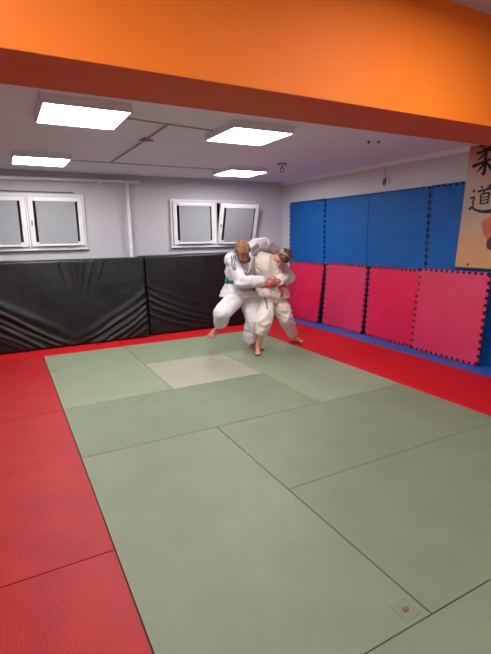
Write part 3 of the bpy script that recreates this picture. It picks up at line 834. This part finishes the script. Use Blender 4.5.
# lapels and blue shirt
sh = bmesh.new(); ball(sh, (2.225, 3.765, 1.125), (.075, .035, .085)); ball(sh, (2.235, 3.78, 1.175), (.07, .05, .05))
so = remesh('undershirt', sh, M['shirt'], .006, 2, parent=pa); tag(so, 'blue grey shirt showing in the neck opening')
ribbon_on('lapel', TA, [V((2.12, 3.80, 1.24)), V((2.13, 3.72, 1.15)), V((2.19, 3.70, 1.06)), V((2.26, 3.72, .98))], .042, .007, M['gi'], pa)
ribbon_on('lapel', TA, [V((2.30, 3.84, 1.27)), V((2.31, 3.76, 1.18)), V((2.29, 3.72, 1.08)), V((2.26, 3.72, 1.0)), V((2.24, 3.74, .96))], .042, .007, M['gi'], pa)
# three dark stripes on each shoulder
for k in range(3):
    o_ = (k-1)*.026
    e_ = V((-.45, .15, .85))*o_*.95
    ribbon_on('shoulder_stripe', TA, [V((2.335, 3.80, 1.265))+e_, V((2.40, 3.82, 1.305))+e_, V((2.47, 3.85, 1.345))+e_], .010, .002, M['stripe'], pa)
    ribbon_on('shoulder_stripe', TA, [V((2.06+o_, 3.74, 1.23)), V((2.03+o_, 3.72, 1.15)), V((2.03+o_, 3.68, 1.06))], .009, .002, M['stripe'], pa)
# jacket hem edging
# ---- person B: brown hair tied back, red belt, bent forward at the right
B = dict(pel=V((2.66, 3.93, .70)), waist=V((2.655, 3.93, .85)), chest=V((2.625, 3.92, 1.06)), neck=V((2.69, 3.84, 1.165)), head=V((2.722, 3.70, 1.170)),
         sR=V((2.53, 3.95, 1.17)), eR=V((2.359, 4.10, 1.044)), hR=V((2.20, 4.04, .985)),
         sL=V((2.86, 3.98, 1.04)), eL=V((2.905, 3.85, .905)), hL=V((2.640, 3.715, .892)),
         pR=V((2.56, 3.88, .65)), kR=V((2.425, 3.66, .424)), aR=V((2.380, 3.76, .085)),
         pL=V((2.778, 3.96, .64)), kL=V((2.83, 3.80, .40)), aL=V((3.105, 4.03, .080)))
RB = frame(-camR*.50-camU*.80-camF*.42, camR*.50+camU*.45-camF*.70)
bm = bmesh.new()
head_shape(bm, B['head'], RB, .98)
limb(bm, (B['head']+V((-.01, .06, -.01)), .052), (B['neck']+V((0, .03, -.01)), .055), (B['chest'], .09))
loft(bm, [(B['pel'], V((.16, 0, .0)), V((0, .10, 0))), (B['waist'], V((.13, 0, 0)), V((0, .09, 0))), (B['chest'], V((.15, 0, -.02)), V((0, .10, .03))), (B['neck']+V((-.02, .06, 0)), V((.10, .0, -.02)), V((0, .07, .02)))])
limb(bm, (B['sR'], .055), (B['eR'], .04), (B['hR'], .026)); limb(bm, (B['sL'], .055), (B['eL'], .04), (B['hL'], .026))
limb(bm, (B['chest'], .09), (B['sR'], .05)); limb(bm, (B['chest'], .09), (B['sL'], .05))
limb(bm, (B['pR'], .085), (B['kR'], .056), (B['aR'], .034)); limb(bm, (B['pL'], .085), (B['kL'], .056), (B['aL'], .034))
limb(bm, (B['pel'], .1), (B['pR'], .085)); limb(bm, (B['pel'], .1), (B['pL'], .085))
c0 = B['kR'].lerp(B['aR'], .3)+V((.01, .02, 0)); capsule(bm, c0, .052, B['kR'].lerp(B['aR'], .65), .040)
hand_shape(bm, B['hL'], (-.93, -.12, .02), (.1, -.85, -.3), 1, (.6, .9, .6))
hand_shape(bm, B['hR'], (-.8, -.35, -.2), (-.2, .9, .1), 1, (.3, .5, .4))
foot_shape(bm, B['aR'], (-.45, -.88, 0), (0, 0, -1))
foot_shape(bm, B['aL']+V((0, 0, .0)), (.42, -.90, 0), (0, 0, -1))
pb = remesh('person', bm, M['skin'], .0055, 2)
tag(pb, 'person with tied brown hair, cream judo suit and red belt, bent forward', 'person')
face_bits(B['head'], RB, .98, pb)
hb = hair_cap(B['head'], RB, .98, M['hair_brown'], pb, seed=5, bangs=False, slick=True)
P = lambda x, y, z: B['head']+RB @ V((x, y, z))*.98
bm = bmesh.new()
for k in range(3): ball(bm, P(.052+.008*(k-1), -.030-.008*k, .094+.002*k), (.020, .022, .016), RB)
hbn = remesh('hair_bun', bm, M['hair_brown'], .004, 2, parent=pb)
bm = bmesh.new(); tube(bm, [P(.084*math.cos(a), .012+.012*math.sin(a), .042+.088*math.sin(a)) for a in [math.pi*(-.05+1.1*k/20) for k in range(21)]], .006); obj('hairband', bm, M['hairband'], pb, True)
# jacket
bm = bmesh.new()
loft(bm, [(V((2.70, 3.94, .655)), V((.235, -.06, 0)), V((.04, .165, 0))),
          (V((2.695, 3.94, .74)), V((.222, -.05, 0)), V((.03, .155, 0))),
          (V((2.68, 3.935, .83)), V((.195, -.04, 0)), V((.02, .138, 0))),
          (V((2.672, 3.93, .88)), V((.190, -.03, 0)), V((.02, .138, 0))),
          (V((2.65, 3.92, .98)), V((.215, -.02, -.03)), V((.02, .155, .02))),
          (V((2.64, 3.92, 1.08)), V((.205, 0, -.05)), V((0, .160, .03))),
          (V((2.645, 3.93, 1.16)), V((.165, 0, -.05)), V((0, .140, .03))),
          (V((2.655, 3.94, 1.215)), V((.09, 0, -.02)), V((0, .08, .02)))])
cone_sleeve(bm, (B['chest']+V((-.04, .02, .03)), .09), (B['sR'], .088), (B['eR'], .078), (V((2.24, 4.06, 1.0)), .07))
cone_sleeve(bm, (B['chest']+V((.08, .03, .0)), .09), (B['sL']+V((0, 0, .0)), .090), (B['eL'], .074), (V((2.77, 3.785, .90)), .064), (V((2.685, 3.735, .893)), .058))
jb = remesh('judo_jacket', bm, M['gi_cream'], .007, 5, cloth_fold(9.3, .009, ((B['eL'], .18), (B['sL'], .15), (B['waist'], .18), (V((2.7, 3.8, .98)), .15))), pb)
TB = bvh_of(jb)
bm = bmesh.new()
loft(bm, [(V((2.67, 3.93, .84)), V((.15, 0, 0)), V((0, .12, 0))), (V((2.67, 3.93, .70)), V((.19, 0, 0)), V((0, .14, 0))), (V((2.67, 3.93, .60)), V((.19, 0, 0)), V((0, .13, 0)))])
cone_sleeve(bm, (B['pR'], .122), (B['pR'].lerp(B['kR'], .55), .118), (B['kR']+V((0, .02, 0)), .102), (V((2.415, 3.71, .34)), .098), (V((2.41, 3.735, .265)), .090))
cone_sleeve(bm, (B['pL'], .125), (B['pL'].lerp(B['kL'], .6), .115), (B['kL']+V((.01, .04, 0)), .100), (B['kL'].lerp(B['aL'], .5)+V((0, .01, .01)), .088), (B['kL'].lerp(B['aL'], .88), .070))
tb = remesh('trousers', bm, M['gi_cream'], .007, 5, cloth_fold(6.2, .007, ((B['kR'], .2), (B['kL'], .2), (B['pR'], .15), (B['pL'], .15))), pb)
bX = V((1, -.15, 0)).normalized(); bY = V((.13, 1, .02)).normalized()
be = ring_belt(TB, V((2.676, 3.93, .825)), .194, .140, bX, bY, .042, M['redbelt'], pb)
tag(be, 'red orange judo belt')
bm = bmesh.new(); ball(bm, (2.70, 3.768, .822), (.030, .020, .024)); ball(bm, (2.715, 3.76, .82), (.016, .014, .030)); obj('knot', bm, M['redbelt'], be, True)
ribbon_free('belt_tail', [(2.705, 3.76, .82), (2.73, 3.735, .75), (2.72, 3.74, .68)], .038, .005, (1, -.2, 0), M['redbelt'], be)
ribbon_free('belt_tail', [(2.86, 3.83, .855), (2.92, 3.80, .85), (2.99, 3.79, .80)], .038, .005, (1, -.2, .3), M['redbelt'], be)
ribbon_on('lapel', TB, [V((2.62, 3.83, 1.22)), V((2.56, 3.77, 1.14)), V((2.55, 3.75, 1.03)), V((2.60, 3.76, .93)), V((2.66, 3.77, .88))], .044, .008, M['gi_cream'], pb)
ribbon_on('lapel', TB, [V((2.76, 3.83, 1.17)), V((2.77, 3.76, 1.06)), V((2.74, 3.75, .96)), V((2.68, 3.77, .88))], .044, .008, M['gi_cream'], pb)
ribbon_on('jacket_edge', TB, [V((2.68, 3.75, .84)), V((2.64, 3.74, .76)), V((2.60, 3.74, .68))], .040, .007, M['gi_cream'], pb)
# dark cord hanging at the front of the trousers
ribbon_on('trouser_cord', bvh_of(tb), [V((2.475, 3.72, .74)), V((2.465, 3.66, .66)), V((2.45, 3.62, .58))], .014, .004, M['stripe'], pb)

# ------------------------------------------------------------------ lights and world
w = bpy.data.worlds.new('world'); SC.world = w; w.use_nodes = True
w.node_tree.nodes['Background'].inputs[0].default_value = (.5, .5, .55, 1); w.node_tree.nodes['Background'].inputs[1].default_value = .05

# ------------------------------------------------------------------ camera
cam = bpy.data.cameras.new('camera'); co = bpy.data.objects.new('camera', cam); C.objects.link(co)
yaw, pit, rol, fpx = .492356405, .203426161, -.0139593338, 446.110607
f = V((math.sin(yaw)*math.cos(pit), math.cos(yaw)*math.cos(pit), -math.sin(pit)))
rt = f.cross(V((0, 0, 1))).normalized(); up = rt.cross(f)
rt2 = rt*math.cos(rol)+up*math.sin(rol); up2 = -rt*math.sin(rol)+up*math.cos(rol)
mw = Matrix((rt2, up2, -f)).transposed().to_4x4(); mw.translation = V((-.32218113, -.962822445, 1.45493560))
co.matrix_world = mw
cam.sensor_fit = 'VERTICAL'; cam.sensor_height = 36; cam.sensor_width = 36*491/654; cam.lens = fpx*36/654; cam.clip_start = .02
SC.camera = co
SC.view_settings.view_transform = 'Standard'; SC.view_settings.look = 'None'
SC.view_settings.exposure = 0; SC.view_settings.gamma = 1
SC.cycles.use_denoising = True
SC.cycles.max_bounces = 10; SC.cycles.diffuse_bounces = 6
